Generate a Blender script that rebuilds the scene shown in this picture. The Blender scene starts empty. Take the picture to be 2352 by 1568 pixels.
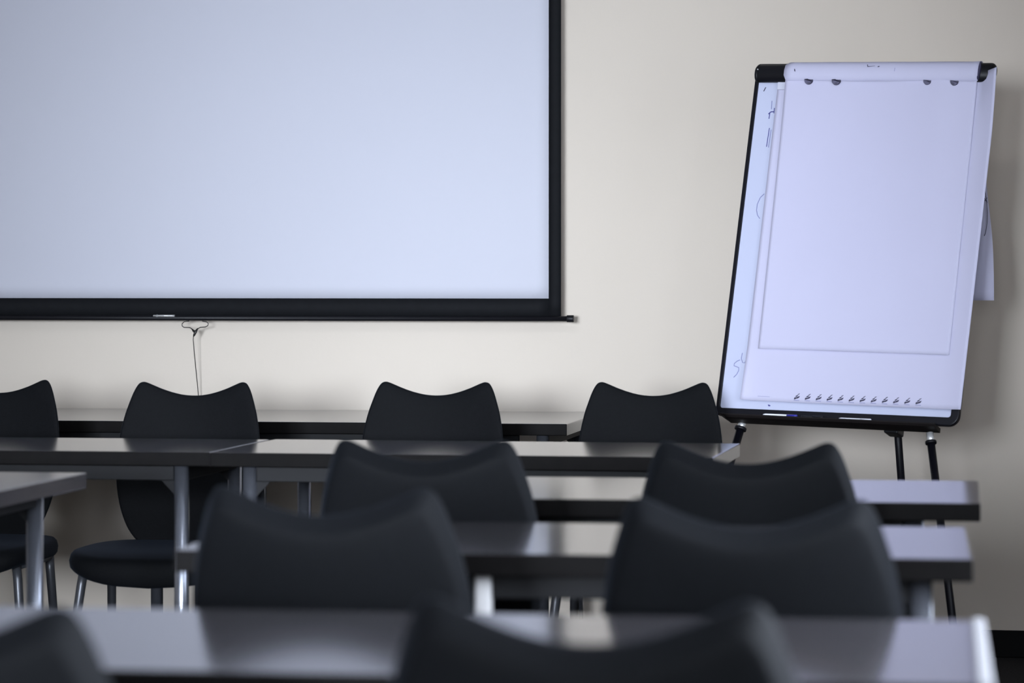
import bpy, bmesh, math, random
from mathutils import Vector, Matrix
random.seed(7)
SC = bpy.context.scene
COL = SC.collection
PI = math.pi

# ------------------------------------------------------------------ camera, world, light, exposure
cam_d = bpy.data.cameras.new('camera')
cam = bpy.data.objects.new('camera', cam_d); COL.objects.link(cam)
cam_d.sensor_width = 36.0
cam_d.lens = 7000.0 / 2352.0 * 36.0
cam_d.shift_y = -(784 - 645) / 2352.0
YAW = math.atan(1124 / 7000.0)
cam.location = (0, 0, 1.14)
cam.rotation_euler = (PI / 2, 0, YAW)
cam_d.clip_start = 0.05
cam_d.dof.use_dof = True
cam_d.dof.focus_distance = 8.9
cam_d.dof.aperture_fstop = 4.6
SC.camera = cam

world = bpy.data.worlds.new('world'); SC.world = world
world.use_nodes = True
world.node_tree.nodes['Background'].inputs[0].default_value = (0.55, 0.68, 1.0, 1)
world.node_tree.nodes['Background'].inputs[1].default_value = 0.6

SC.view_settings.view_transform = 'Standard'
SC.view_settings.look = 'None'
SC.view_settings.gamma = 1.0
SC.view_settings.use_curve_mapping = False
SC.view_settings.exposure = 0.2

WALL_Y, RIGHT_X, LEFT_X, REAR_Y, CEIL = 9.36, 0.66, -6.6, -2.6, 2.9
WINDOWS = [(-0.2, 1.3), (2.5, 4.0), (5.3, 7.0)]          # the openings in the right wall, along y
SILL, HEAD = 0.88, 2.1
WIN_POWER = [30, 125, 40]
REAR_FILL_OPENINGS = [(-2.5, -0.75), (-0.45, 0.5)]              # unseen openings along x, added behind the camera for fill on the screen wall
REAR_POWER = [30, 170]
REAR_SPREAD = [24, 180]  # narrow beam shapes an added pool of light on the screen wall
def opening_light(loc, rot, w, h, power, spread=180):  # daylight from the right wall, and added fill from behind the camera
    ld = bpy.data.lights.new('window_daylight', 'AREA')
    ld.shape = 'RECTANGLE'; ld.size = w; ld.size_y = h
    ld.spread = math.radians(spread); ld.energy = power; ld.color = (0.80, 0.88, 1.0)
    lo = bpy.data.objects.new('window_daylight', ld); COL.objects.link(lo)
    lo.location = loc; lo.rotation_euler = rot
for (a, b), pw in zip(WINDOWS, WIN_POWER):
    opening_light((RIGHT_X + 0.22, (a + b) / 2, (SILL + HEAD) / 2), (PI / 2, 0, PI / 2), b - a - 0.1, HEAD - SILL - 0.1, pw)
for (a, b), pw, sp in zip(REAR_FILL_OPENINGS, REAR_POWER, REAR_SPREAD):
    opening_light(((a + b) / 2, REAR_Y - 0.22, (SILL + HEAD) / 2), (PI / 2 - 0.045, 0, 0), b - a - 0.1, HEAD - SILL - 0.1, pw, sp)

CEILING_FILLS = [(-1.2, 4.6, 1.0, 80, 3)]   # x, y, height aimed at on the back wall, beam, watts: unseen fill with no fitting, added to light the screen wall
for lx, ly, az, sp, pw in CEILING_FILLS:
    ld = bpy.data.lights.new('ceiling_lamp', 'AREA'); ld.shape = 'RECTANGLE'; ld.size = 0.7; ld.size_y = 0.25
    ld.spread = math.radians(sp); ld.energy = pw; ld.color = (0.86, 0.91, 1.0)
    lo = bpy.data.objects.new('ceiling_lamp', ld); COL.objects.link(lo); lo.location = (lx, ly, CEIL - 0.12)
    lo.rotation_euler = (PI / 2 - math.atan2(CEIL - 0.12 - az, WALL_Y - ly), 0, 0)

# ------------------------------------------------------------------ materials
def mat(name, col, rough=0.6, metal=0.0, spec=0.5, noise=None, bump=None, sheen=0.0, coat=0.0):
    m = bpy.data.materials.new(name); m.use_nodes = True
    nt = m.node_tree; b = nt.nodes['Principled BSDF']
    b.inputs['Base Color'].default_value = (*col, 1)
    b.inputs['Roughness'].default_value = rough
    b.inputs['Metallic'].default_value = metal
    b.inputs['Specular IOR Level'].default_value = spec
    if sheen:
        b.inputs['Sheen Weight'].default_value = sheen
        b.inputs['Sheen Roughness'].default_value = 0.45
        b.inputs['Sheen Tint'].default_value = (0.55, 0.68, 0.95, 1)
    if coat: b.inputs['Coat Weight'].default_value = coat
    tc = nt.nodes.new('ShaderNodeTexCoord')
    if noise:
        sc, amt = noise
        n = nt.nodes.new('ShaderNodeTexNoise'); n.inputs['Scale'].default_value = sc
        n.inputs['Detail'].default_value = 6
        nt.links.new(tc.outputs['Object'], n.inputs['Vector'])
        r = nt.nodes.new('ShaderNodeValToRGB')
        r.color_ramp.elements[0].position = 0.3; r.color_ramp.elements[1].position = 0.7
        r.color_ramp.elements[0].color = (*[c * (1 - amt) for c in col], 1)
        r.color_ramp.elements[1].color = (*[min(1, c * (1 + amt)) for c in col], 1)
        nt.links.new(n.outputs['Fac'], r.inputs['Fac'])
        nt.links.new(r.outputs['Color'], b.inputs['Base Color'])
    if bump:
        sc, st, ds = bump
        n = nt.nodes.new('ShaderNodeTexNoise'); n.inputs['Scale'].default_value = sc
        n.inputs['Detail'].default_value = 4
        nt.links.new(tc.outputs['Object'], n.inputs['Vector'])
        bp = nt.nodes.new('ShaderNodeBump'); bp.inputs['Strength'].default_value = st
        bp.inputs['Distance'].default_value = ds
        nt.links.new(n.outputs['Fac'], bp.inputs['Height'])
        nt.links.new(bp.outputs['Normal'], b.inputs['Normal'])
    return m

M = {}
M['wall'] = mat('wall_paint', (0.615, 0.55, 0.475), 0.85, spec=0.2, noise=(1.2, 0.02), bump=(90, 0.15, 0.002))
M['ceiling'] = mat('ceiling_paint', (0.72, 0.72, 0.72), 0.9, noise=(20, 0.03))
M['carpet'] = mat('dark_carpet', (0.022, 0.021, 0.022), 0.95, spec=0.1, noise=(160, 0.4), bump=(300, 0.6, 0.004))
M['skirting'] = mat('black_skirting', (0.003, 0.003, 0.003), 0.6, spec=0.1, noise=(30, 0.1))
M['window_frame'] = mat('white_window_frame', (0.75, 0.76, 0.78), 0.4, noise=(8, 0.02))
M['screen_white'] = mat('matte_screen_fabric', (0.505, 0.51, 0.575), 0.8, spec=0.2, noise=(0.9, 0.012))
M['screen_black'] = mat('black_masking', (0.0065, 0.007, 0.0085), 0.75, spec=0.12, noise=(40, 0.1))
M['black_plastic'] = mat('black_plastic', (0.005, 0.005, 0.007), 0.45, spec=0.25, noise=(25, 0.1))
M['black_enamel'] = mat('black_enamel', (0.004, 0.004, 0.007), 0.4, spec=0.2, noise=(25, 0.1))
M['tray_brown'] = mat('dark_tray', (0.008, 0.006, 0.006), 0.55, spec=0.2, noise=(25, 0.1))
M['fabric'] = mat('charcoal_upholstery', (0.0030, 0.0034, 0.0043), 0.7, spec=0.10, noise=(220, 0.25), bump=(500, 0.3, 0.0015), sheen=0.035)
M['laminate'] = mat('grey_laminate', (0.045, 0.042, 0.046), 0.125, spec=0.55, noise=(14, 0.08))
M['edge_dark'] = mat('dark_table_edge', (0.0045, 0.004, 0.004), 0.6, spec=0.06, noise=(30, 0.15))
M['edge_pale'] = mat('pale_table_edge', (0.55, 0.54, 0.54), 0.35, spec=0.5, noise=(30, 0.04))
M['edge_band'] = mat('grey_edge_strip', (0.30, 0.30, 0.32), 0.4, noise=(30, 0.04))
M['leg_metal'] = mat('painted_grey_metal', (0.26, 0.275, 0.32), 0.27, metal=0.85, spec=0.5, noise=(30, 0.05))
M['frame_metal'] = mat('dark_grey_frame', (0.012, 0.012, 0.013), 0.6, spec=0.15, noise=(30, 0.05))
M['chair_metal'] = mat('dark_grey_metal', (0.075, 0.078, 0.088), 0.35, metal=0.5, noise=(30, 0.05))
M['silver'] = mat('silver_metal', (0.80, 0.80, 0.80), 0.25, metal=0.6, noise=(30, 0.04))
M['wire'] = mat('dark_wire', (0.02, 0.019, 0.018), 0.3, metal=0.5, noise=(30, 0.1))
M['whiteboard'] = mat('whiteboard_enamel', (0.49, 0.515, 0.665), 0.35, spec=0.5, noise=(2, 0.02))
M['paper'] = mat('white_paper', (0.52, 0.51, 0.655), 0.8, spec=0.2, noise=(3, 0.012))
M['paper_grey'] = mat('grey_binding', (0.52, 0.53, 0.63), 0.7, noise=(6, 0.03))
M['ink_blue'] = mat('blue_ink', (0.05, 0.05, 0.22), 0.5, noise=(30, 0.1))
M['ink_faint'] = mat('faint_ink', (0.20, 0.21, 0.40), 0.5, noise=(30, 0.05))
M['ink_black'] = mat('black_ink', (0.02, 0.018, 0.05), 0.5, noise=(30, 0.1))
M['hole'] = mat('dark_punched_gap', (0.10, 0.095, 0.15), 0.8, noise=(90, 0.5))
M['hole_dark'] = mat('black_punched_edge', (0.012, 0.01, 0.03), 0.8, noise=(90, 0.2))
M['pen_white'] = mat('white_pen_barrel', (0.85, 0.86, 0.92), 0.25, noise=(30, 0.02))
M['pen_blue'] = mat('blue_pen_cap', (0.02, 0.02, 0.28), 0.3, noise=(30, 0.05))
g = bpy.data.materials.new('window_glass'); g.use_nodes = True; nt = g.node_tree
nt.nodes.clear()
o_ = nt.nodes.new('ShaderNodeOutputMaterial'); mx = nt.nodes.new('ShaderNodeMixShader')
tr = nt.nodes.new('ShaderNodeBsdfTransparent'); gl = nt.nodes.new('ShaderNodeBsdfGlossy'); gl.inputs['Roughness'].default_value = 0.02
mx.inputs[0].default_value = 0.05
nt.links.new(tr.outputs[0], mx.inputs[1]); nt.links.new(gl.outputs[0], mx.inputs[2]); nt.links.new(mx.outputs[0], o_.inputs[0])
M['glass'] = g

# ------------------------------------------------------------------ helpers
def box(bm, x0, x1, y0, y1, z0, z1, mi=0):
    vs = [bm.verts.new(p) for p in ((x0,y0,z0),(x1,y0,z0),(x1,y1,z0),(x0,y1,z0),(x0,y0,z1),(x1,y0,z1),(x1,y1,z1),(x0,y1,z1))]
    for q in ((3,2,1,0),(4,5,6,7),(0,1,5,4),(1,2,6,5),(2,3,7,6),(3,0,4,7)):
        bm.faces.new([vs[i] for i in q]).material_index = mi

def lerp(a, b, t): return a + (b - a) * t

def thicken(bm, G, d):
    """gives the grid of vertices G a back face shifted by d and closes the rim"""
    H = [[bm.verts.new(v.co + d) for v in r] for r in G]
    n, m = len(G), len(G[0])
    for i in range(n-1):
        for j in range(m-1): bm.faces.new((H[i][j], H[i][j+1], H[i+1][j+1], H[i+1][j]))
    for i in range(n-1):
        for j in (0, m-1): bm.faces.new((G[i][j], G[i+1][j], H[i+1][j], H[i][j]))
    for j in range(m-1):
        for i in (0, n-1): bm.faces.new((G[i][j], G[i][j+1], H[i][j+1], H[i][j]))
    for f in bm.faces: f.smooth = len(f.verts) == 4 and abs(f.calc_area()) > 4e-5

def frames(pts):
    """tangent-following frames along a polyline"""
    out = []; n = len(pts); up = None
    for i in range(n):
        t = (pts[min(i+1, n-1)] - pts[max(i-1, 0)]).normalized()
        if up is None:
            a = Vector((0, 0, 1)) if abs(t.z) < 0.9 else Vector((0, 1, 0))
            up = (a - t * a.dot(t)).normalized()
        else:
            up = (up - t * up.dot(t)).normalized()
        out.append((t.cross(up).normalized(), up))
    return out

def tube(bm, pts, rad, seg=12, mi=0, flat=None, upv=None):
    pts = [Vector(p) for p in pts]
    rads = rad if isinstance(rad, (list, tuple)) else [rad] * len(pts)
    rings = []
    for p, r, (a, b) in zip(pts, rads, frames(pts)):
        ring = []
        for k in range(seg):
            an = 2 * PI * k / seg
            rb = r * (flat if flat else 1)
            ring.append(bm.verts.new(p + a * math.cos(an) * r + b * math.sin(an) * rb))
        rings.append(ring)
    for A, B in zip(rings, rings[1:]):
        for k in range(seg):
            f = bm.faces.new((A[k], A[(k+1) % seg], B[(k+1) % seg], B[k])); f.smooth = True; f.material_index = mi
    for R, rev in ((rings[0], True), (rings[-1], False)):
        f = bm.faces.new(list(reversed(R)) if rev else R); f.material_index = mi

def sqtube(bm, pts, w, d, bev=0.004):
    """rounded rectangular tube along near-vertical path"""
    prof = []
    for cx, cy, a0 in ((w/2-bev, d/2-bev, 0), (-w/2+bev, d/2-bev, 90), (-w/2+bev, -d/2+bev, 180), (w/2-bev, -d/2+bev, 270)):
        for k in range(4):
            a = math.radians(a0 + 30 * k); prof.append((cx + bev * math.cos(a), cy + bev * math.sin(a)))
    rings = [[bm.verts.new((p[0] + q[0], p[1] + q[1], p[2])) for q in prof] for p in pts]
    n = len(prof)
    for A, B in zip(rings, rings[1:]):
        for k in range(n):
            f = bm.faces.new((A[k], A[(k+1) % n], B[(k+1) % n], B[k])); f.smooth = True
    bm.faces.new(rings[0][::-1]); bm.faces.new(rings[-1])

def build(name, bm, m, parent=None, bevel=0, smooth=False, mw=None, seg=2):
    bmesh.ops.recalc_face_normals(bm, faces=bm.faces)
    me = bpy.data.meshes.new(name); bm.to_mesh(me); bm.free()
    for x in (m if isinstance(m, (list, tuple)) else [m]): me.materials.append(x)
    o = bpy.data.objects.new(name, me); COL.objects.link(o)
    if smooth:
        for p in me.polygons: p.use_smooth = True
    if bevel:
        b = o.modifiers.new('bevel', 'BEVEL'); b.width = bevel; b.segments = seg; b.limit_method = 'ANGLE'
        b.angle_limit = math.radians(40)
    if parent: o.parent = parent
    if mw is not None: o.matrix_local = mw
    return o

def thing(name, label, cat, loc=(0,0,0), rz=0, group=None):
    o = bpy.data.objects.new(name, None); COL.objects.link(o)
    o.empty_display_size = 0.1
    o.location = loc; o.rotation_euler = (0, 0, rz)
    o['label'] = label; o['category'] = cat
    if group: o['group'] = group
    return o

def tag(o, label, cat, group=None):
    o['label'] = label; o['category'] = cat
    if group: o['group'] = group
    return o

def struct(name, bm, m, **k):
    o = build(name, bm, m, **k); o['kind'] = 'structure'; return o

def copy_tree(o, parent=None):
    c = o.copy(); COL.objects.link(c)
    if parent is not None: c.parent = parent
    for ch in list(o.children): copy_tree(ch, c)
    return c

# ------------------------------------------------------------------ the room
bm = bmesh.new(); box(bm, LEFT_X-0.2, RIGHT_X+0.2, REAR_Y-0.2, WALL_Y+0.2, -0.12, 0); struct('floor', bm, M['carpet'])
bm = bmesh.new(); box(bm, LEFT_X-0.2, RIGHT_X+0.2, REAR_Y-0.2, WALL_Y+0.2, CEIL, CEIL+0.12); struct('ceiling', bm, M['ceiling'])
bm = bmesh.new(); box(bm, LEFT_X-0.2, RIGHT_X+0.2, WALL_Y, WALL_Y+0.2, 0, CEIL); struct('wall_back', bm, M['wall'])
bm = bmesh.new()
box(bm, LEFT_X-0.2, RIGHT_X+0.2, REAR_Y-0.2, REAR_Y, 0, SILL); box(bm, LEFT_X-0.2, RIGHT_X+0.2, REAR_Y-0.2, REAR_Y, HEAD, CEIL)
xs_ = [LEFT_X-0.2] + [v for w in REAR_FILL_OPENINGS for v in w] + [RIGHT_X+0.2]
for a, b in zip(xs_[::2], xs_[1::2]): box(bm, a, b, REAR_Y-0.2, REAR_Y, SILL, HEAD)
struct('wall_front', bm, M['wall'])
bm = bmesh.new(); box(bm, LEFT_X-0.2, LEFT_X, REAR_Y, WALL_Y, 0, CEIL); struct('wall_left', bm, M['wall'])
bm = bmesh.new()
box(bm, RIGHT_X, RIGHT_X+0.2, REAR_Y, WALL_Y, 0, SILL); box(bm, RIGHT_X, RIGHT_X+0.2, REAR_Y, WALL_Y, HEAD, CEIL)
ys = [REAR_Y] + [v for w in WINDOWS for v in w] + [WALL_Y]
for a, b in zip(ys[::2], ys[1::2]): box(bm, RIGHT_X, RIGHT_X+0.2, a, b, SILL, HEAD)
struct('wall_right', bm, M['wall'])
def window(i, a, b, M4):
    """opening from a to b along local x, the room on the local -y side"""
    bm = bmesh.new(); y0, y1 = 0.06, 0.12; t = 0.05
    box(bm, a, b, y0, y1, SILL, SILL+t); box(bm, a, b, y0, y1, HEAD-t, HEAD)
    box(bm, a, a+t, y0, y1, SILL+t, HEAD-t); box(bm, b-t, b, y0, y1, SILL+t, HEAD-t)
    box(bm, (a+b)/2-t/2, (a+b)/2+t/2, y0, y1, SILL+t, HEAD-t)
    w = struct('window_%d' % i, bm, M['window_frame'], bevel=0.004, mw=M4)
    bm = bmesh.new(); box(bm, a+t, b-t, y0+0.025, y0+0.031, SILL+t, HEAD-t); build('pane', bm, M['glass'], w)
    bm = bmesh.new(); box(bm, a-0.03, b+0.03, -0.04, y0, SILL-0.03, SILL); build('sill', bm, M['window_frame'], w, bevel=0.004)
for i, (a, b) in enumerate(WINDOWS):
    window(i+1, -b, -a, Matrix.Translation((RIGHT_X, 0, 0)) @ Matrix.Rotation(-PI/2, 4, 'Z'))
for i, (a, b) in enumerate(REAR_FILL_OPENINGS):  # frames for the added fill openings, never in view
    window(i+1+len(WINDOWS), -b, -a, Matrix.Translation((0, REAR_Y, 0)) @ Matrix.Rotation(PI, 4, 'Z'))
def skirt(name, x0, x1, y0, y1):
    bm = bmesh.new(); box(bm, x0, x1, y0, y1, 0, 0.082); struct(name, bm, M['skirting'], bevel=0.003)
skirt('baseboard_back', LEFT_X, RIGHT_X, WALL_Y-0.014, WALL_Y)
skirt('baseboard_right', RIGHT_X-0.014, RIGHT_X, REAR_Y, WALL_Y-0.014)
skirt('baseboard_left', LEFT_X, LEFT_X+0.014, REAR_Y, WALL_Y-0.014)

# ------------------------------------------------------------------ projection screen
SX0, SX1, SY = -4.15, -1.336, 9.27
ps = thing('projection_screen', 'large white pull-down projection screen with black border on the wall', 'projection screen', ((SX0+SX1)/2, SY, 1.02))
def loc_bm(bm, root):
    bmesh.ops.translate(bm, vec=-Vector(root.location), verts=bm.verts); return bm
bm = bmesh.new()                                            # picture area, gently waving cloth
nx, nz = 60, 36
def scloth(x, z): return SY + 0.0015 * math.sin(x * 2.1 + 0.5) * (2.6 - z)
def sheet(bm, x0, x1, z0, z1, nx, nz, off, th=0.0012):
    g0 = [[bm.verts.new((x0+(x1-x0)*i/nx, scloth(x0+(x1-x0)*i/nx, z0+(z1-z0)*j/nz)+off, z0+(z1-z0)*j/nz)) for j in range(nz+1)] for i in range(nx+1)]
    for i in range(nx):
        for j in range(nz):
            f = bm.faces.new((g0[i][j], g0[i+1][j], g0[i+1][j+1], g0[i][j+1]))
    thicken(bm, g0, Vector((0, 0.003, 0)))
sheet(bm, SX0+0.04, SX1-0.038, 1.086, 2.62, nx, nz, 0); build('picture_surface', loc_bm(bm, ps), M['screen_white'], ps)
bm = bmesh.new()
for a in ((SX0, SX0+0.04, 1.03, 2.7), (SX1-0.038, SX1, 1.03, 2.7), (SX0+0.04, SX1-0.038, 1.03, 1.086), (SX0+0.04, SX1-0.038, 2.62, 2.7)):
    b2 = bmesh.new(); n1 = 60 if a[1]-a[0] > 1 else 2; n2 = 36 if a[3]-a[2] > 1 else 2
    sheet(b2, *a, n1, n2, 0); mtmp = bpy.data.meshes.new('tmp'); b2.to_mesh(mtmp); b2.free(); bm.from_mesh(mtmp); bpy.data.meshes.remove(mtmp)
build('black_border', loc_bm(bm, ps), M['screen_black'], ps)
bm = bmesh.new(); tube(bm, [(SX0-0.03, SY-0.001, 1.024), (SX1+0.03, SY-0.001, 1.024)], 0.0085, 14); build('bottom_bar', loc_bm(bm, ps), M['black_plastic'], ps)
for x, s in ((SX1+0.018, 1), (SX0-0.018, -1)):
    bm = bmesh.new(); tube(bm, [(x, SY-0.001, 1.024), (x+0.022*s, SY-0.001, 1.024)], 0.011, 16); build('end_cap', loc_bm(bm, ps), M['black_plastic'], ps, bevel=0.002)
bm = bmesh.new(); box(bm, SX0-0.08, SX1+0.08, SY-0.05, SY+0.06, 2.68, 2.79); build('roller_case', loc_bm(bm, ps), M['window_frame'], ps, bevel=0.012)
for x in (SX0+0.05, SX1-0.05):
    bm = bmesh.new(); box(bm, x-0.02, x+0.02, SY+0.055, WALL_Y, 2.69, 2.78); build('wall_bracket', loc_bm(bm, ps), M['window_frame'], ps)
# silvery clip on the bar
bm = bmesh.new(); tube(bm, [(-2.625, SY-0.010, 1.031), (-2.557, SY-0.010, 1.031)], 0.0075, 14, flat=0.45)
cl = build('bar_clip', loc_bm(bm, ps), M['silver'], ps); cl['label'] = 'small silver clip on the black bottom bar'
bm = bmesh.new(); tube(bm, [(-2.6135, SY-0.0142, 1.031), (-2.6135, SY-0.0125, 1.031)], 0.0042, 12); build('rivet', loc_bm(bm, ps), M['leg_metal'], cl)
# wire pull loop
L = [(-2.512,1.0145),(-2.528,1.0125),(-2.535,1.006),(-2.535,0.999),(-2.529,0.9945),(-2.510,0.994),(-2.502,0.989),(-2.494,0.984),(-2.486,0.989),(-2.477,0.9945),(-2.460,0.996),(-2.452,1.000),(-2.4505,1.007),(-2.456,1.012),(-2.470,1.0145)]
bm = bmesh.new(); tube(bm, [(x, SY-0.004, z) for x, z in L], 0.0014, 8); build('pull_loop', loc_bm(bm, ps), M['wire'], ps)
bm = bmesh.new(); tube(bm, [(-2.505, SY-0.004, 0.991), (-2.4975, SY-0.005, 0.982), (-2.4925, SY-0.006, 0.978)], [0.0012, 0.0032, 0.0030], 8); tube(bm, [(-2.484, SY-0.004, 0.992), (-2.4905, SY-0.005, 0.982), (-2.4955, SY-0.007, 0.970), (-2.4975, SY-0.007, 0.966)], [0.0015, 0.0045, 0.0035, 0.0015], 8)
build('cord_knot', loc_bm(bm, ps), M['wire'], ps)
bm = bmesh.new(); tube(bm, [(-2.4975, SY-0.007, 0.967), (-2.4985, SY-0.006, 0.955), (-2.498, SY+0.01, 0.90), (-2.4965, SY+0.035, 0.82), (-2.4955, SY+0.06, 0.74), (-2.495, SY+0.075, 0.66)], 0.0014, 8); build('pull_cord', loc_bm(bm, ps), M['wire'], ps)

# ------------------------------------------------------------------ tables
def table(label, xr, y0, y1, L, inset=0.09, group=None, inset_l=None, rz=0.0, band=False, centre_leg=None, rail_gap=0.0, ztop=0.74, leg_y=0.045):
    """origin on the floor under the front right corner; the top runs to -x and +y"""
    t = thing('table', label, 'table', (xr, y0, 0), rz, group)
    D = y1 - y0; T = 0.033; il = inset if inset_l is None else inset_l
    bm = bmesh.new(); box(bm, -L, 0, 0, D, ztop-T, ztop)
    for f in bm.faces:
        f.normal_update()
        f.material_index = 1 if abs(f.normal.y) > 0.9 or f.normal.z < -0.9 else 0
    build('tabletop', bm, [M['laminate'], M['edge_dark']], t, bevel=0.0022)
    if band:
        bm = bmesh.new(); box(bm, -0.013, 0.0025, -0.001, D+0.001, ztop-T-0.001, ztop+0.0035)
        b = build('edge_band', bm, M['edge_band'], t, bevel=0.003, seg=3); b['label'] = 'pale edge strip along the table end'
    fx0, fx1, fy0, fy1 = -L+il, -inset, leg_y, D-0.038
    bm = bmesh.new(); zt, zb = ztop-T, ztop-T-0.036; w = 0.02
    box(bm, fx0+0.017, fx1-0.017-rail_gap, fy0-w/2, fy0+w/2, zb, zt-0.0005); box(bm, fx0+0.017, fx1-0.017, fy1-w/2, fy1+w/2, zb, zt-0.0005)
    box(bm, fx0-w/2, fx0+w/2, fy0+0.017, fy1-0.017, zb, zt-0.0005); box(bm, fx1-w/2, fx1+w/2, fy0+0.017, fy1-0.017, zb, zt-0.0005)
    build('frame', bm, M['frame_metal'], t, bevel=0.002)
    for lx in (fx0, fx1):
        for ly in (fy0, fy1):
            bm = bmesh.new(); sqtube(bm, [(lx, ly, 0.012), (lx, ly, zt-0.0005)], 0.034, 0.034, 0.0135)
            l = build('leg', bm, M['leg_metal'], t)
            bm = bmesh.new(); sqtube(bm, [(lx, ly, 0), (lx, ly, 0.02)], 0.036, 0.036, 0.006); build('foot', bm, M['black_plastic'], l)
            s = 1 if lx == fx0 else -1
            bm = bmesh.new()                                # corner gusset
            for yy in (ly,):
                p = [(lx+0.016*s, yy-0.002, zb+0.001), (lx+0.05*s, yy-0.002, zb+0.001), (lx+0.016*s, yy-0.002, zb-0.035)]
                q = [(a, b+0.004, c) for a, b, c in p]
                v = [bm.verts.new(k) for k in p+q]
                bm.faces.new(v[:3]); bm.faces.new(v[3:][::-1])
                for i in range(3): bm.faces.new((v[i], v[3+i], v[3+(i+1) % 3], v[(i+1) % 3]))
            build('bracket', bm, M['frame_metal'], l)
    if centre_leg:
        lx = centre_leg
        bm = bmesh.new(); sqtube(bm, [(lx, fy0-0.012, 0.0), (lx, fy0-0.012, zt-0.0005)], 0.024, 0.03, 0.005)
        c = build('centre_leg', bm, M['edge_pale'], t); c['label'] = 'bright silver centre leg'
    return t
FR = 'tables standing along the wall under the screen'
table('long grey table along the wall, its free end below the screen corner', -1.2, 8.44, 9.24, 1.14, inset=0.075, rail_gap=0.05, group=FR)
table('grey table along the wall, furthest left beneath the screen', -2.345, 8.42, 9.24, 1.2, inset=0.045, group=FR)
MR = 'tables in the second row from the wall'
table('grey table with exposed pale end in front of the two right wall-side chairs', -0.645, 6.89, 7.50, 1.178, inset=0.085, group=MR, rz=-0.015)
table('grey table on the left joined end to end, hiding the lower chair backs behind it', -1.825, 6.915, 7.50, 1.2, inset=0.08, group=MR, rz=0.0)
table('grey table corner jutting in at the left edge of the picture', -1.885, 5.50, 6.14, 1.2, inset=0.10)
RR = 'right-hand tables facing the screen'
table('grey table crossing below the flip chart legs, third row from the wall', -0.037, 5.545, 6.17, 1.19, inset=0.125, inset_l=0.09, leg_y=0.105, group=RR, rz=0.012)
table('grey table on the right with a pale centre leg, fourth row from the wall', -0.040, 4.43, 5.01, 1.175, inset=0.075, group=RR, rz=0.03, centre_leg=-0.715)
table('nearest grey table, blurred across the foreground with a pale strip along its right end', -0.010, 3.05, 3.63, 1.22, inset=0.08, group=RR, rz=0.02, band=True)

# ------------------------------------------------------------------ chairs
def outline():
    """half outline of the backrest: (u, v) with v measured up from the seat-side end, top tip at 0.455"""
    k = [(0.0,0.4225),(0.03,0.4245),(0.06,0.4305),(0.09,0.4395),(0.114,0.4485),(0.129,0.4540),(0.139,0.4556),(0.149,0.4520),(0.157,0.4415),(0.165,0.424),
         (0.173,0.400),(0.183,0.366),(0.191,0.325),(0.196,0.285),(0.1985,0.245),(0.198,0.205),(0.194,0.165),(0.186,0.125),(0.174,0.088),(0.157,0.053),(0.132,0.024),(0.098,0.006),(0.055,0.0),(0.0,0.0)]
    pts = []
    n = len(k)
    for i in range(n-1):                                    # Catmull-Rom
        p0, p1, p2, p3 = k[max(i-1,0)], k[i], k[i+1], k[min(i+2,n-1)]
        if i == 0: p0 = (-k[1][0], k[1][1])
        if i == n-2: p3 = (-k[n-2][0], k[n-2][1])
        for s in range(3):
            t = s/3
            pts.append(tuple(0.5*((2*p1[j])+(-p0[j]+p2[j])*t+(2*p0[j]-5*p1[j]+4*p2[j]-p3[j])*t*t+(-p0[j]+3*p1[j]-3*p2[j]+p3[j])*t**3) for j in (0,1)))
    pts.append(k[-1])
    return pts + [(-u, v) for u, v in pts[-2:0:-1]]
OUT = outline()
def back_point(u, v, w):
    """w: offset towards the sitter; the shell leans back and wraps forward at the sides"""
    lean = math.radians(13.5)
    y = 0.95 * u*u + 0.10 * (v-0.2)**2 + w
    nx = -1.7 * u * w
    return (u + nx, -0.205 - math.sin(lean)*v + y*math.cos(lean), 0.417 + math.cos(lean)*v + y*math.sin(lean))
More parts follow.
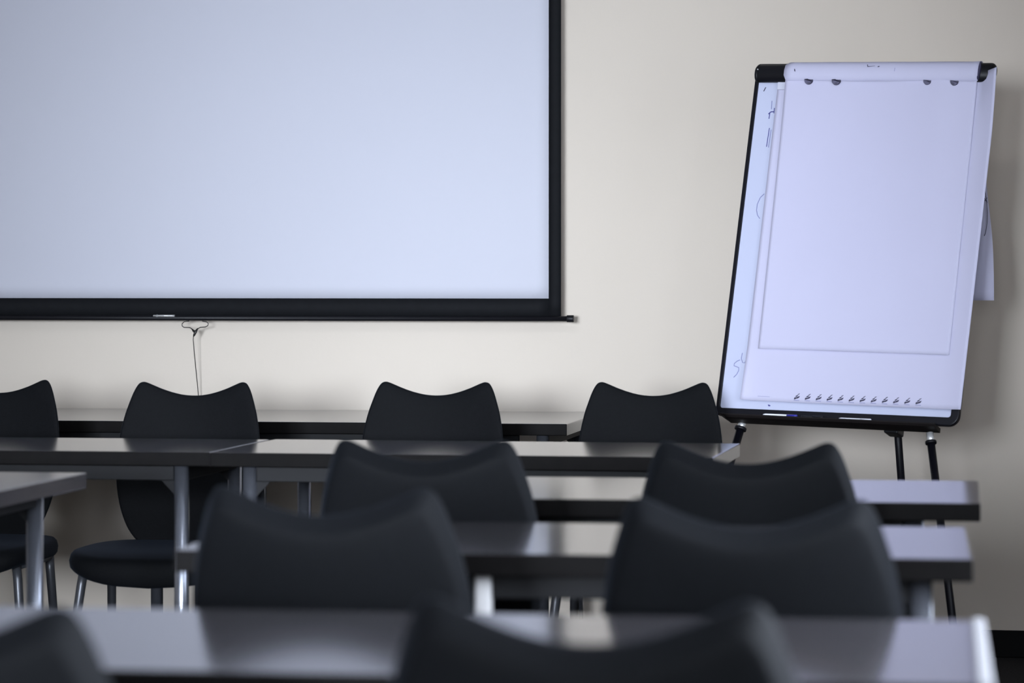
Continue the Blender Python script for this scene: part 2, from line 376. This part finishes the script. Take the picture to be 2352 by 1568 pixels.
def make_chair(name='chair'):
    t = thing(name, 'x', 'chair')
    bm = bmesh.new(); n = len(OUT); cu, cv = 0.0, 0.235; 
    FRONT = [(0.25,.020),(0.5,.020),(0.7,.0195),(0.82,.018),(0.90,.0175),(0.95,.0155),(0.98,.0145),(0.996,.0125)]
    REAR = [(0.25,-.022),(0.5,-.022),(0.7,-.022),(0.82,-.0215),(0.885,-.0205),(0.900,-.0195),(0.915,-.0165),(0.96,-.004),(0.985,.003),(0.996,.0065)]
    rows = {}
    for s in (1, -1):
        c = bm.verts.new(back_point(cu, cv, 0.020 if s > 0 else -0.022)); prev = None; rows[s] = []
        for r, w in (FRONT if s > 0 else REAR):
            ring = [bm.verts.new(back_point(cu+(u-cu)*r, cv+(v-cv)*r, w)) for u, v in OUT]
            if prev is None:
                for k in range(n): bm.faces.new((c, ring[k], ring[(k+1) % n]))
            else:
                for k in range(n): bm.faces.new((prev[k], ring[k], ring[(k+1) % n], prev[(k+1) % n]))
            prev = ring
        rows[s] = prev
    rim = [bm.verts.new(back_point(u, v, 0.0095)) for u, v in OUT]
    for s in (1, -1):
        for k in range(n): bm.faces.new((rows[s][k], rim[k], rim[(k+1) % n], rows[s][(k+1) % n]))
    build('backrest', bm, M['fabric'], t, smooth=True)
    # seat: rounded cushion, bulging below
    bm = bmesh.new(); N = 48; prev = None; rings = []
    def seat_xy(a, r):
        ca, sa = math.cos(a), math.sin(a); e = 2/4.2
        return (0.235*r*math.copysign(abs(ca)**e, ca)*(1-0.10*(-sa if sa < 0 else 0)), 0.225*r*math.copysign(abs(sa)**e, sa))
    prof = [(0.35,0.450),(0.7,0.451),(0.90,0.4505),(0.955,0.448),(0.985,0.440),(1.0,0.426),(0.992,0.411),(0.965,0.402),(0.90,0.397),(0.6,0.392),(0.3,0.390)]
    ctop = bm.verts.new((0,0,0.448)); cb = bm.verts.new((0,0,0.392))
    for r, z in prof:
        ring = []
        for k in range(N):
            x, y = seat_xy(2*PI*k/N, r)
            dz = -0.02*max(0, (y-0.10)/0.125)**2 - (0.022*max(0, 1-(x/0.2)**2)*(0.4+0.6*max(0,y/0.2)) if z < 0.42 else 0)
            ring.append(bm.verts.new((x, y, z+dz)))
        rings.append(ring)
    for k in range(N):
        bm.faces.new((ctop, rings[0][k], rings[0][(k+1) % N])); bm.faces.new((cb, rings[-1][(k+1) % N], rings[-1][k]))
    for A, B in zip(rings, rings[1:]):
        for k in range(N): bm.faces.new((A[k], B[k], B[(k+1) % N], A[(k+1) % N]))
    build('seat', bm, M['fabric'], t, smooth=True)
    bm = bmesh.new()                                        # under-seat frame
    tube(bm, [(-0.19,0.13,0.395),(-0.19,-0.15,0.395)], 0.012, 10); tube(bm, [(0.19,0.13,0.395),(0.19,-0.15,0.395)], 0.012, 10)
    tube(bm, [(-0.19,-0.15,0.395),(0.19,-0.15,0.395)], 0.012, 10)
    build('seat_frame', bm, M['chair_metal'], t)
    for s in (-1, 1):
        bm = bmesh.new(); tube(bm, [(0.06*s,-0.12,0.392),(0.06*s,-0.17,0.395),(0.06*s,-0.205,0.415),(0.06*s,-0.222,0.45),(0.06*s,-0.236,0.50)], 0.010, 10)
        build('back_support', bm, M['chair_metal'], t)
    for sx in (-1, 1):
        bm = bmesh.new(); tube(bm, [(0.19*sx,0.13,0.40),(0.196*sx,0.135,0.36),(0.235*sx,0.19,0.008)], [0.0125,0.0125,0.0105], 12); l = build('leg', bm, M['chair_metal'], t)
        bm = bmesh.new(); tube(bm, [(0.235*sx,0.19,0),(0.235*sx,0.19,0.018)], 0.014, 12); build('foot', bm, M['black_plastic'], l)
        bm = bmesh.new(); tube(bm, [(0.19*sx,-0.15,0.40),(0.192*sx,-0.152,0.36),(0.205*sx,-0.20,0.008)], [0.0125,0.0125,0.0105], 12); l = build('leg', bm, M['chair_metal'], t)
        bm = bmesh.new(); tube(bm, [(0.205*sx,-0.20,0),(0.205*sx,-0.20,0.018)], 0.014, 12); build('foot', bm, M['black_plastic'], l)
    return t
chair0 = make_chair(); used = []
GA = 'chairs by the wall with their seats towards the camera'; GB = 'chairs seen from behind facing the screen'
def chair(x, y_tip, face, label, group, dyaw=0.0, dz=0):
    """x, y_tip: where the two top tips of the backrest stand; face 1 looks to the screen, -1 to the camera"""
    o = chair0 if not used else copy_tree(chair0); used.append(1)
    rz = (0 if face > 0 else PI) + dyaw
    ty = -0.282
    o.location = (x - (-math.sin(rz))*ty, y_tip - math.cos(rz)*ty, 0); o.rotation_euler = (0, 0, rz)
    o['label'] = label; o['group'] = group
chair(-2.735, 8.08, -1, 'black upholstered chair cut off by the left picture edge, below the screen', GA)
chair(-2.148, 7.97, -1, 'black upholstered chair below the hanging screen cord, rounded seat showing under the table', GA, dyaw=0.03)
chair(-1.505, 8.08, -1, 'black upholstered chair behind the table, below the screen corner right of the cord', GA)
chair(-0.925, 8.14, -1, 'black upholstered chair just left of the flip chart, behind the table', GA)
chair(-0.975, 5.12, 1, 'black chair back overlapping the second table, left of the other third-row chair', GB, dyaw=0.02)
chair(-0.425, 5.15, 1, 'black chair back standing right in front of the flip chart legs', GB, dyaw=0.0)
chair(-0.885, 3.93, 1, 'black blurred chair back hiding the left end of the table with the centre leg', GB, dyaw=-0.03)
chair(-0.312, 3.81, 1, 'blurred black chair back on the right behind the nearest table', GB)
chair(-0.347, 2.575, 1, 'nearest blurred chair back cut off at the bottom centre of the picture', GB)
chair(-0.915, 2.45, 1, 'strongly blurred chair back in the bottom left corner', GB)

# ------------------------------------------------------------------ flip chart
EX = Vector((0.96297279, -0.26836621, -0.02574854)).normalized()
EZ = Vector((0.09417316, 0.24534647, 0.96485052)); EZ = (EZ - EX*EZ.dot(EX)).normalized()
EW = EX.cross(EZ)                                           # out of the board towards the room
BO = Vector((-0.4436, 8.263, 0.7647))
fc = thing('flip_chart', 'black-framed whiteboard easel on thin black legs, holding the white paper pad', 'flip chart', (BO.x, BO.y, 0))
OFF = BO - Vector(fc.location)
BM = Matrix(((EX.x, EW.x, EZ.x, OFF.x), (EX.y, EW.y, EZ.y, OFF.y), (EX.z, EW.z, EZ.z, OFF.z), (0,0,0,1)))
# board-local axes: x across, y out towards the viewer, z up the board
BMW = Matrix.Translation(Vector(fc.location)) @ BM
W2 = 0.344
def bpart(name, bm, m, parent=fc, **k):
    o = build(name, bm, m, parent, **k)
    if parent is fc: o.matrix_local = BM
    return o
bm = bmesh.new(); box(bm, -W2+0.008, W2-0.008, -0.010, 0.0, 0.012, 1.0); wb = bpart('board', bm, M['whiteboard'])
wb['label'] = 'white board with faint handwriting'
bm = bmesh.new()                                            # frame bars with rounded corners
def arc(cx, cz, r, a0, a1, n=8): return [(cx+r*math.cos(math.radians(a0+(a1-a0)*i/n)), 0, cz+r*math.sin(math.radians(a0+(a1-a0)*i/n))) for i in range(n+1)]
def frame_strip(bm, outer, inner, y0, y1):
    n = len(outer); V = []
    for P, Q in zip(outer, inner): V.append([bm.verts.new(p) for p in ((P[0],y0,P[2]),(P[0],y1,P[2]),(Q[0],y1,Q[2]),(Q[0],y0,Q[2]))])
    for k in range(n):
        A, B = V[k], V[(k+1) % n]
        for j in range(4): bm.faces.new((A[j], B[j], B[(j+1) % 4], A[(j+1) % 4]))
r = 0.03; ri = 0.008; hb = 1.012; iw = W2-0.011
out = arc(W2-r, -0.002+r, r, -90, 0) + arc(W2-r, hb-r, r, 0, 90) + arc(-W2+0.012, hb-0.012, 0.012, 90, 180) + arc(-W2+0.012, 0.010, 0.012, 180, 270)
inn = arc(iw-ri-0.012, 0.021+ri, ri, -90, 0) + arc(iw-ri-0.012, hb-0.02-ri, ri, 0, 90) + arc(-iw+ri, hb-0.02-ri, ri, 90, 180) + arc(-iw+ri, 0.019+ri, ri, 180, 270)
frame_strip(bm, out, inn, -0.014, 0.006)
bpart('frame', bm, M['black_enamel'], bevel=0.003)
bm = bmesh.new()                                            # clamp bar over the top: rounded profile
prof = [(0.004,0.957),(0.014,0.955),(0.023,0.961),(0.028,0.973),(0.028,0.988),(0.022,1.001),(0.010,1.011),(-0.006,1.013),(-0.018,1.006),(-0.018,0.985)]
def extrude_profile(bm, prof, xs, closed=True, smooth=True, th=None):
    rows = [[bm.verts.new((x, p[0], p[1])) for p in prof] for x in xs]
    n = len(prof)
    for A, B in zip(rows, rows[1:]):
        for k in range(n if closed else n-1):
            f = bm.faces.new((A[k], A[(k+1) % n], B[(k+1) % n], B[k])); f.smooth = smooth
    if closed: bm.faces.new(rows[0][::-1]); bm.faces.new(rows[-1])
extrude_profile(bm, prof, [-W2+0.012, W2-0.004]); bpart('clamp_bar', bm, M['black_plastic'], bevel=0.003)
# rounded end shells
for x0, x1 in ((-W2+0.001, -W2+0.013), (W2-0.005, W2+0.006)):
    bm = bmesh.new(); cy, cz = 0.005, 0.984
    sgn = -1 if x0 < 0 else 1; xa, xb = (x1, x0) if sgn < 0 else (x0, x1)
    rows = []
    for q, s in ((xa, 1.0), (xa+(xb-xa)*0.5, 0.93), (xa+(xb-xa)*0.85, 0.75), (xb, 0.5)):
        rows.append([bm.verts.new((q, cy+(p[0]-cy)*s, cz+(p[1]-cz)*s)) for p in prof])
    for A, B in zip(rows, rows[1:]):
        for k in range(len(prof)): bm.faces.new((A[k], A[(k+1) % len(prof)], B[(k+1) % len(prof)], B[k])).smooth = True
    bm.faces.new(rows[-1]); bm.faces.new(rows[0][::-1]); bpart('end_cap', bm, M['black_plastic'])
bm = bmesh.new(); tube(bm, [(-W2+0.014, 0.0275, 0.988), (-W2+0.014, 0.031, 0.988)], 0.0018, 10); bpart('screw', bm, M['silver'])
# tray
bm = bmesh.new()
tp = [(0.0,-0.0095),(0.050,-0.0088),(0.052,-0.0068),(0.056,-0.0068),(0.057,-0.010),(0.052,-0.016),(0.040,-0.019),(0.0,-0.022)]
extrude_profile(bm, tp, [-0.318+0.022, 0.296], smooth=False)
V = [v for v in bm.verts if v.co.x < -0.29]
extra = [(-0.318, p[0]*0.85, -0.004 + (p[1]+0.004)*0.3) for p in tp]
nv = [bm.verts.new(e) for e in extra]
for k in range(len(tp)): bm.faces.new((V[k], V[(k+1) % len(tp)], nv[(k+1) % len(tp)], nv[k]))
bm.faces.new(nv[::-1])
bpart('pen_tray', bm, M['tray_brown'], bevel=0.0015)
# legs (in the easel's own upright space)
def leg(p0, p1, r, collar):
    bm = bmesh.new(); p0 = Vector(p0)-Vector(fc.location); p1 = Vector(p1)-Vector(fc.location); d = (p1-p0).normalized()
    a = p0 + d*(0.020 if collar else 0)
    tube(bm, [a, p1-d*0.02], r, 14); l = build('leg', bm, M['black_enamel'], fc)
    bm = bmesh.new(); tube(bm, [p1-d*0.03, p1], r*1.25, 12); build('foot', bm, M['black_plastic'], l)
    if collar:
        bm = bmesh.new(); tube(bm, [p0-d*0.006, p0+d*0.026], r*0.95, 14); c = build('inner_tube', bm, M['silver'], l); c['label'] = 'silver telescopic tube'
        bm = bmesh.new(); tube(bm, [p0+d*0.017, p0+d*0.025], r*1.45, 16); build('collar', bm, M['black_plastic'], l, bevel=0.001)
    return l
leg((-0.699, 8.335, 0.755), (-0.905, 8.02, 0.0), 0.0115, True)
leg((-0.187, 8.165, 0.731), (-0.090, 7.86, 0.0), 0.0105, True)
leg((-0.281, 8.33, 0.775), (-0.245, 8.90, 0.0), 0.0105, False)
bm = bmesh.new(); box(bm, 0.135, 0.175, -0.07, -0.012, -0.025, 0.03); bpart('hinge', bm, M['black_plastic'], bevel=0.004)

def stroke(pts, w, m, parent, name='ink_mark', off=0.0, yoff=0.0006):
    if parent is wb: w = [q*1.35 for q in w] if isinstance(w, list) else w*1.35
    sh = 0.0035 if parent is wb else 0
    bm = bmesh.new(); P = [Vector((a-sh, 0, b)) for a, b in pts]; n = len(P); L_, R_ = [], []
    for i, p in enumerate(P):
        t = (P[min(i+1,n-1)]-P[max(i-1,0)]).normalized(); nn = Vector((-t.z,0,t.x))
        ww = w if isinstance(w, (int, float)) else w[i]
        L_.append(p+nn*ww/2); R_.append(p-nn*ww/2)
    y0, y1 = off, off+yoff
    va = [[bm.verts.new((q.x,y,q.z)) for q in (L_[i],R_[i]) for y in (y0,y1)] for i in range(n)]
    for A, B in zip(va, va[1:]):
        bm.faces.new((A[1],A[3],B[3],B[1])); bm.faces.new((A[0],B[0],B[2],A[2])); bm.faces.new((A[0],A[1],B[1],B[0])); bm.faces.new((A[2],B[2],B[3],A[3]))
    bm.faces.new((va[0][0],va[0][2],va[0][3],va[0][1])); bm.faces.new((va[-1][0],va[-1][1],va[-1][3],va[-1][2]))
    return build(name, bm, m, parent)
IB, IF, IK = M['ink_blue'], M['ink_faint'], M['ink_black']
stroke([(-0.3075,0.945),(-0.3125,0.933)], 0.0018, IK, wb)
stroke([(-0.2845,0.905),(-0.2830,0.880)], 0.0016, IF, wb)
stroke([(-0.2905,0.866),(-0.2835,0.8725),(-0.2745,0.8730)], 0.0022, IB, wb)
stroke([(-0.2745,0.884),(-0.2745,0.868)], 0.0016, IB, wb)
stroke([(-0.2865,0.870),(-0.2870,0.852)], 0.0018, IB, wb)
stroke([(-0.2825,0.825),(-0.2845,0.770)], 0.0016, IB, wb)
stroke([(-0.2770,0.820),(-0.2785,0.768)], 0.0014, IF, wb)
stroke([(-0.2745,0.633),(-0.2850,0.622),(-0.2915,0.603),(-0.2920,0.585),(-0.2870,0.570),(-0.2795,0.561)], 0.0016, IF, wb)
# S and U
stroke([(-0.2880,0.1560),(-0.2960,0.1525),(-0.3035,0.1455),(-0.3040,0.1390),(-0.2960,0.1365),(-0.2890,0.1340),(-0.2885,0.1260),(-0.2930,0.1150),(-0.3010,0.1060)], 0.0016, IF, wb)
stroke([(-0.2840,0.1760),(-0.2850,0.1600),(-0.2800,0.1490),(-0.2740,0.1480),(-0.2700,0.1580)], 0.0016, IF, wb)
stroke([(-0.2690,0.1800),(-0.2695,0.1600),(-0.2670,0.1470)], 0.0016, IF, wb)
stroke([(-0.1925,0.0335),(-0.1885,0.0315),(-0.1850,0.0312)], [0.0012,0.0035,0.0015], IB, wb)

# the paper pad hanging on the clamp
pad = thing('flip_chart_pad', 'pad of white flip chart paper hanging from the black clamp of the easel', 'paper pad', tuple(BO))
PM = Matrix(((EX.x, EW.x, EZ.x, 0), (EX.y, EW.y, EZ.y, 0), (EX.z, EW.z, EZ.z, 0), (0,0,0,1)))
def ppart(name, bm, m, parent=pad, **k):
    o = build(name, bm, m, parent, **k)
    if parent is pad: o.matrix_local = PM
    return o
def paper(bm, cor, fw, nx=40, nz=50, th=0.0005):
    """cor: BL, BR, TR, TL in board coordinates; fw(s, t) gives the height off the board"""
    bl, br, tr_, tl = cor; G = []
    for i in range(nx+1):
        s = i/nx; col = []
        for j in range(nz+1):
            t = j/nz
            x = lerp(lerp(bl[0],br[0],s), lerp(tl[0],tr_[0],s), t); z = lerp(lerp(bl[1],br[1],s), lerp(tl[1],tr_[1],s), t)
            col.append(bm.verts.new((x, fw(s,t), z)))
        G.append(col)
    for i in range(nx):
        for j in range(nz): bm.faces.new((G[i][j],G[i+1][j],G[i+1][j+1],G[i][j+1])).smooth = True
    thicken(bm, G, Vector((0, -th, 0)))
def w_long(s, t):
    w = 0.0085 + 0.002*math.sin(3*s+2*t)*(1-t)
    w += 0.020*max(0, (s-0.90)/0.10)**1.5*(0.35+0.65*t)       # right side curls up
    w += 0.024*max(0, (s-0.925)/0.075)**0.7*max(0, (t-0.80)/0.2)**1.3 if s > 0.925 else 0
    w += 0.012*max(0, (0.06-s)/0.06)**2*max(0, 1-t*6)
    return w
bm = bmesh.new(); paper(bm, ((-0.2712,0.0420),(0.3500,0.0410),(0.3650,0.985),(-0.2728,0.953)), w_long, 60, 60)
ls = ppart('long_sheet', bm, M['paper']); ls['label'] = 'longer lower sheet with a row of small printed marks'
def w_front(s, t):
    w = 0.0135 + 0.0035*math.sin(2.6*s+0.4)*(1-t) + 0.0022*math.sin(9*s+1)*t*t
    w += 0.004*math.exp(-((s-0.82)/0.07)**2)*t
    return w + 0.009*t**6
bm = bmesh.new(); paper(bm, ((-0.2381,0.1870),(0.3027,0.1884),(0.3045,0.968),(-0.2470,0.968)), w_front, 60, 60)
fs = ppart('front_sheet', bm, M['paper']); fs['label'] = 'blank shorter front sheet'
# sheets folded over the top
bm = bmesh.new()
bp = [(0.0245,0.9560),(0.0300,0.9600),(0.0330,0.9700),(0.0335,0.9850),(0.0285,1.0010),(0.0180,1.0120),(0.0040,1.0175),(-0.0100,1.0165),(-0.0210,1.0080),(-0.0260,0.9920),(-0.0300,0.960)]
xs = [lerp(-0.2500, 0.3085, i/24) for i in range(25)]
rows = []
for x in xs:
    e = max(0, (x-0.28)/0.0285)*0.003
    dx = 0.010 if x == xs[0] else 0
    rows.append([bm.verts.new((x+(0.014*max(0,(p[1]-1.0)/0.0175)+0.006*max(0,(0.97-p[1])/0.014)*(p[0] > 0) if x == xs[0] else 0), p[0]+e*(1 if p[0] > 0 else -1)+0.0005*math.sin(x*40), p[1]-0.0015*(x+0.25)/0.55*(p[1] < 0.97))) for p in bp])
for A, B in zip(rows, rows[1:]):
    for k in range(len(bp)-1): bm.faces.new((A[k],A[k+1],B[k+1],B[k])).smooth = True
thicken(bm, rows, Vector((0, -0.0008, -0.0004)))
fo = ppart('folded_sheets', bm, M['paper']); fo['label'] = 'used sheets folded back over the clamp'
stroke([(-0.0085,1.0000),(-0.0075,0.9945),(0.0020,0.9950),(0.0140,0.9965)], [0.0025,0.0022,0.0010,0.0005], IK, fo, off=0.0315)
stroke([(0.0215,0.9935),(0.0245,0.9942),(0.0275,0.9950)], [0.0012,0.0026,0.0010], IK, fo, off=0.0325)
stroke([(-0.2195,0.9880),(-0.2185,0.9840),(-0.2172,0.9800)], [0.0012,0.0032,0.0012], IK, fo, off=0.0338)
stroke([(0.0720,0.9900),(0.0718,0.9800)], 0.0010, IF, fo, off=0.0335)
# rolled right-hand edge of the folded sheets, with the blue-black inside showing
bm = bmesh.new()
ring = [(0.311+0.0035*math.cos(a)+0.002*math.sin(a), 0.0345, 0.982+0.026*math.sin(a)) for a in [2*PI*i/28 for i in range(28)]]
v1 = [bm.verts.new(p) for p in ring]; v2 = [bm.verts.new((p[0], 0.026, p[2])) for p in ring]
bm.faces.new(v1); bm.faces.new(v2[::-1])
for k in range(28): bm.faces.new((v1[k], v1[(k+1) % 28], v2[(k+1) % 28], v2[k]))
ppart('roll_gap', bm, M['ink_black'])
# torn binding strip left of the front sheet
bm = bmesh.new(); box(bm, -0.2722, -0.2490, 0.0095, 0.0135, 0.934, 0.962); ppart('binding_strip', bm, M['paper_grey'], bevel=0.001)
# dark discs stand for punched half holes under the fold, shade painted in
for hx, hz, ww in ((-0.1762,0.9572,0.0125),(-0.0954,0.9560,0.0130),(0.1661,0.9545,0.0110),(0.2429,0.9530,0.0115)):
    bm = bmesh.new(); y = 0.0295 if hx < 0 else 0.0285
    pts = [(hx-ww, hz+0.002)] + [(hx+ww*math.cos(a), hz+ww*1.05*math.sin(a)) for a in [PI+PI*i/14 for i in range(15)]] + [(hx+ww, hz+0.001)]
    a_ = [bm.verts.new((p[0], y, p[1])) for p in pts]; b_ = [bm.verts.new((p[0], y-0.004, p[1])) for p in pts]
    bm.faces.new(a_); bm.faces.new(b_[::-1])
    for k in range(len(pts)): bm.faces.new((a_[k], a_[(k+1) % len(pts)], b_[(k+1) % len(pts)], b_[k]))
    h = ppart('punch_hole', bm, M['hole']); 
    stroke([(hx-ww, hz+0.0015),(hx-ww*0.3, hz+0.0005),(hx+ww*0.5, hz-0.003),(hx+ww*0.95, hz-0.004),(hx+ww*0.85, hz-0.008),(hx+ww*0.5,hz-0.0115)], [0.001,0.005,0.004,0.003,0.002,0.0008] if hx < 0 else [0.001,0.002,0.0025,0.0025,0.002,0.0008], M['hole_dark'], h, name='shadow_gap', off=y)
# twelve small printed marks along the foot of the long sheet
for i in range(12):
    u = lerp(-0.1116, 0.2309, i/11); v = lerp(0.0560, 0.0575, i/11)
    bm = bmesh.new(); y = w_long((u+0.271)/0.615, 0.015) + 0.0004
    def blob(pts):
        pts = [(p[0]*1.15, p[1]*1.15) for p in pts]
        a_ = [bm.verts.new((u+p[0], y+0.0012, v+p[1])) for p in pts]; b_ = [bm.verts.new((u+p[0], y-0.001, v+p[1])) for p in pts]
        bm.faces.new(a_); bm.faces.new(b_[::-1])
        for k in range(len(pts)): bm.faces.new((a_[k], a_[(k+1) % len(pts)], b_[(k+1) % len(pts)], b_[k]))
    blob([(-0.0070,-0.0045),(-0.0052,-0.0005),(-0.0015,-0.0008),(0.002,0.0010),(0.0070,0.0032),(0.0055,-0.0008),(0.0015,-0.0030),(-0.002,-0.0036),(-0.0048,-0.0055)])
    blob([(-0.0040,0.0012),(-0.0012,0.0040),(0.0030,0.0052),(0.0012,0.0026),(-0.0015,0.0008)])
    blob([(0.0005,0.0062),(0.0035,0.0080),(0.0062,0.0092),(0.0055,0.0078),(0.0025,0.0060)])
    pmk = ppart('printed_mark', bm, M['ink_black'], ls)
    stroke([(u-0.008, v-0.0085),(u+0.0078, v-0.0090)], 0.0014, IF, pmk, name='caption_line', off=y+0.0002) if False else stroke([(u-0.008, v-0.0085),(u+0.0078, v-0.0090)], 0.0014, IF, ls, name='caption_line', off=y+0.0002)
stroke([(-0.225,0.0545),(-0.190,0.0540)], 0.0008, IF, ls, name='caption_line', off=w_long(0.12,0.015)+0.0002)
# sheets hanging straight down behind the board (own upright plane)
bm = bmesh.new()
bx = [(0.00,0.958),(0.08,0.958)]
def P2(x, y, z): return Vector((x, y, z)) - BO
top = BO + EX*0.346 + EZ*0.985 - EW*0.03
rowsb = []
for i in range(13):
    s = i/12; row = []
    for j in range(25):
        t = j/24                                            # 0 top, 1 bottom
        z = lerp(1.715, 1.086, t)
        x = lerp(-0.42, -0.020 - 0.022*math.exp(-((t-0.42)/0.25)**2) , s) 
        y = 8.545 + 0.01*math.sin(2*t) - (x+0.02)*0.25 + 0.012*s*s*math.sin(4*t)
        row.append(bm.verts.new(P2(x, y, z)))
    rowsb.append(row)
for A, B in zip(rowsb, rowsb[1:]):
    for k in range(24): bm.faces.new((A[k],A[k+1],B[k+1],B[k])).smooth = True
thicken(bm, rowsb, Vector((0, 0.0006, 0)))
bs = build('hanging_sheet', bm, M['paper'], pad); bs['label'] = 'folded-back sheet hanging behind the board, pen marks on it'
def vstroke(pts, w):
    bm = bmesh.new(); tube(bm, [P2(*p) for p in pts], w, 6); build('ink_mark', bm, IK, bs)
def onsheet(x, z): return (x, 8.545 + 0.008 - (x+0.02)*0.25 - 0.002, z)
vstroke([onsheet(*p) for p in ((-0.0455,1.400),(-0.044,1.385),(-0.040,1.360),(-0.0385,1.33),(-0.039,1.30),(-0.043,1.275),(-0.0465,1.265))], 0.0009)
vstroke([onsheet(*p) for p in ((-0.0475,1.372),(-0.042,1.362),(-0.0385,1.358))], 0.0009)
vstroke([onsheet(*p) for p in ((-0.046,1.362),(-0.0385,1.371))], 0.0007)

# pens lying in the tray
def pen(u0, u1, r, label, mats, y=0.044, z=-0.0088):
    o = thing('marker_pen', label, 'marker', tuple(BMW @ Vector(((u0+u1)/2, y, z+r))), 0, 'pens in the flip chart tray')
    RM = PM
    L_ = u1-u0
    bm = bmesh.new(); tube(bm, [(-L_/2,0,0),(-L_/2+0.006,0,0),(L_/2-0.028,0,0)], [r*0.6,r,r], 14); b = build('barrel', bm, mats[0], o); b.matrix_local = RM
    bm = bmesh.new(); tube(bm, [(L_/2-0.030,0,0),(L_/2-0.002,0,0),(L_/2,0,0)], [r*1.12,r*1.12,r*0.8], 14); c = build('cap', bm, mats[1], o); c.matrix_local = RM
pen(-0.190,-0.092, 0.0042, 'white pen with a blue cap, leftmost in the flip chart tray', (M['pen_white'], M['pen_blue']))
pen(-0.082,-0.018, 0.0040, 'black pen in the middle of the flip chart tray', (M['black_plastic'], M['black_plastic']))
pen(0.026, 0.116, 0.0034, 'all-white pen, rightmost in the flip chart tray', (M['pen_white'], M['pen_white']))
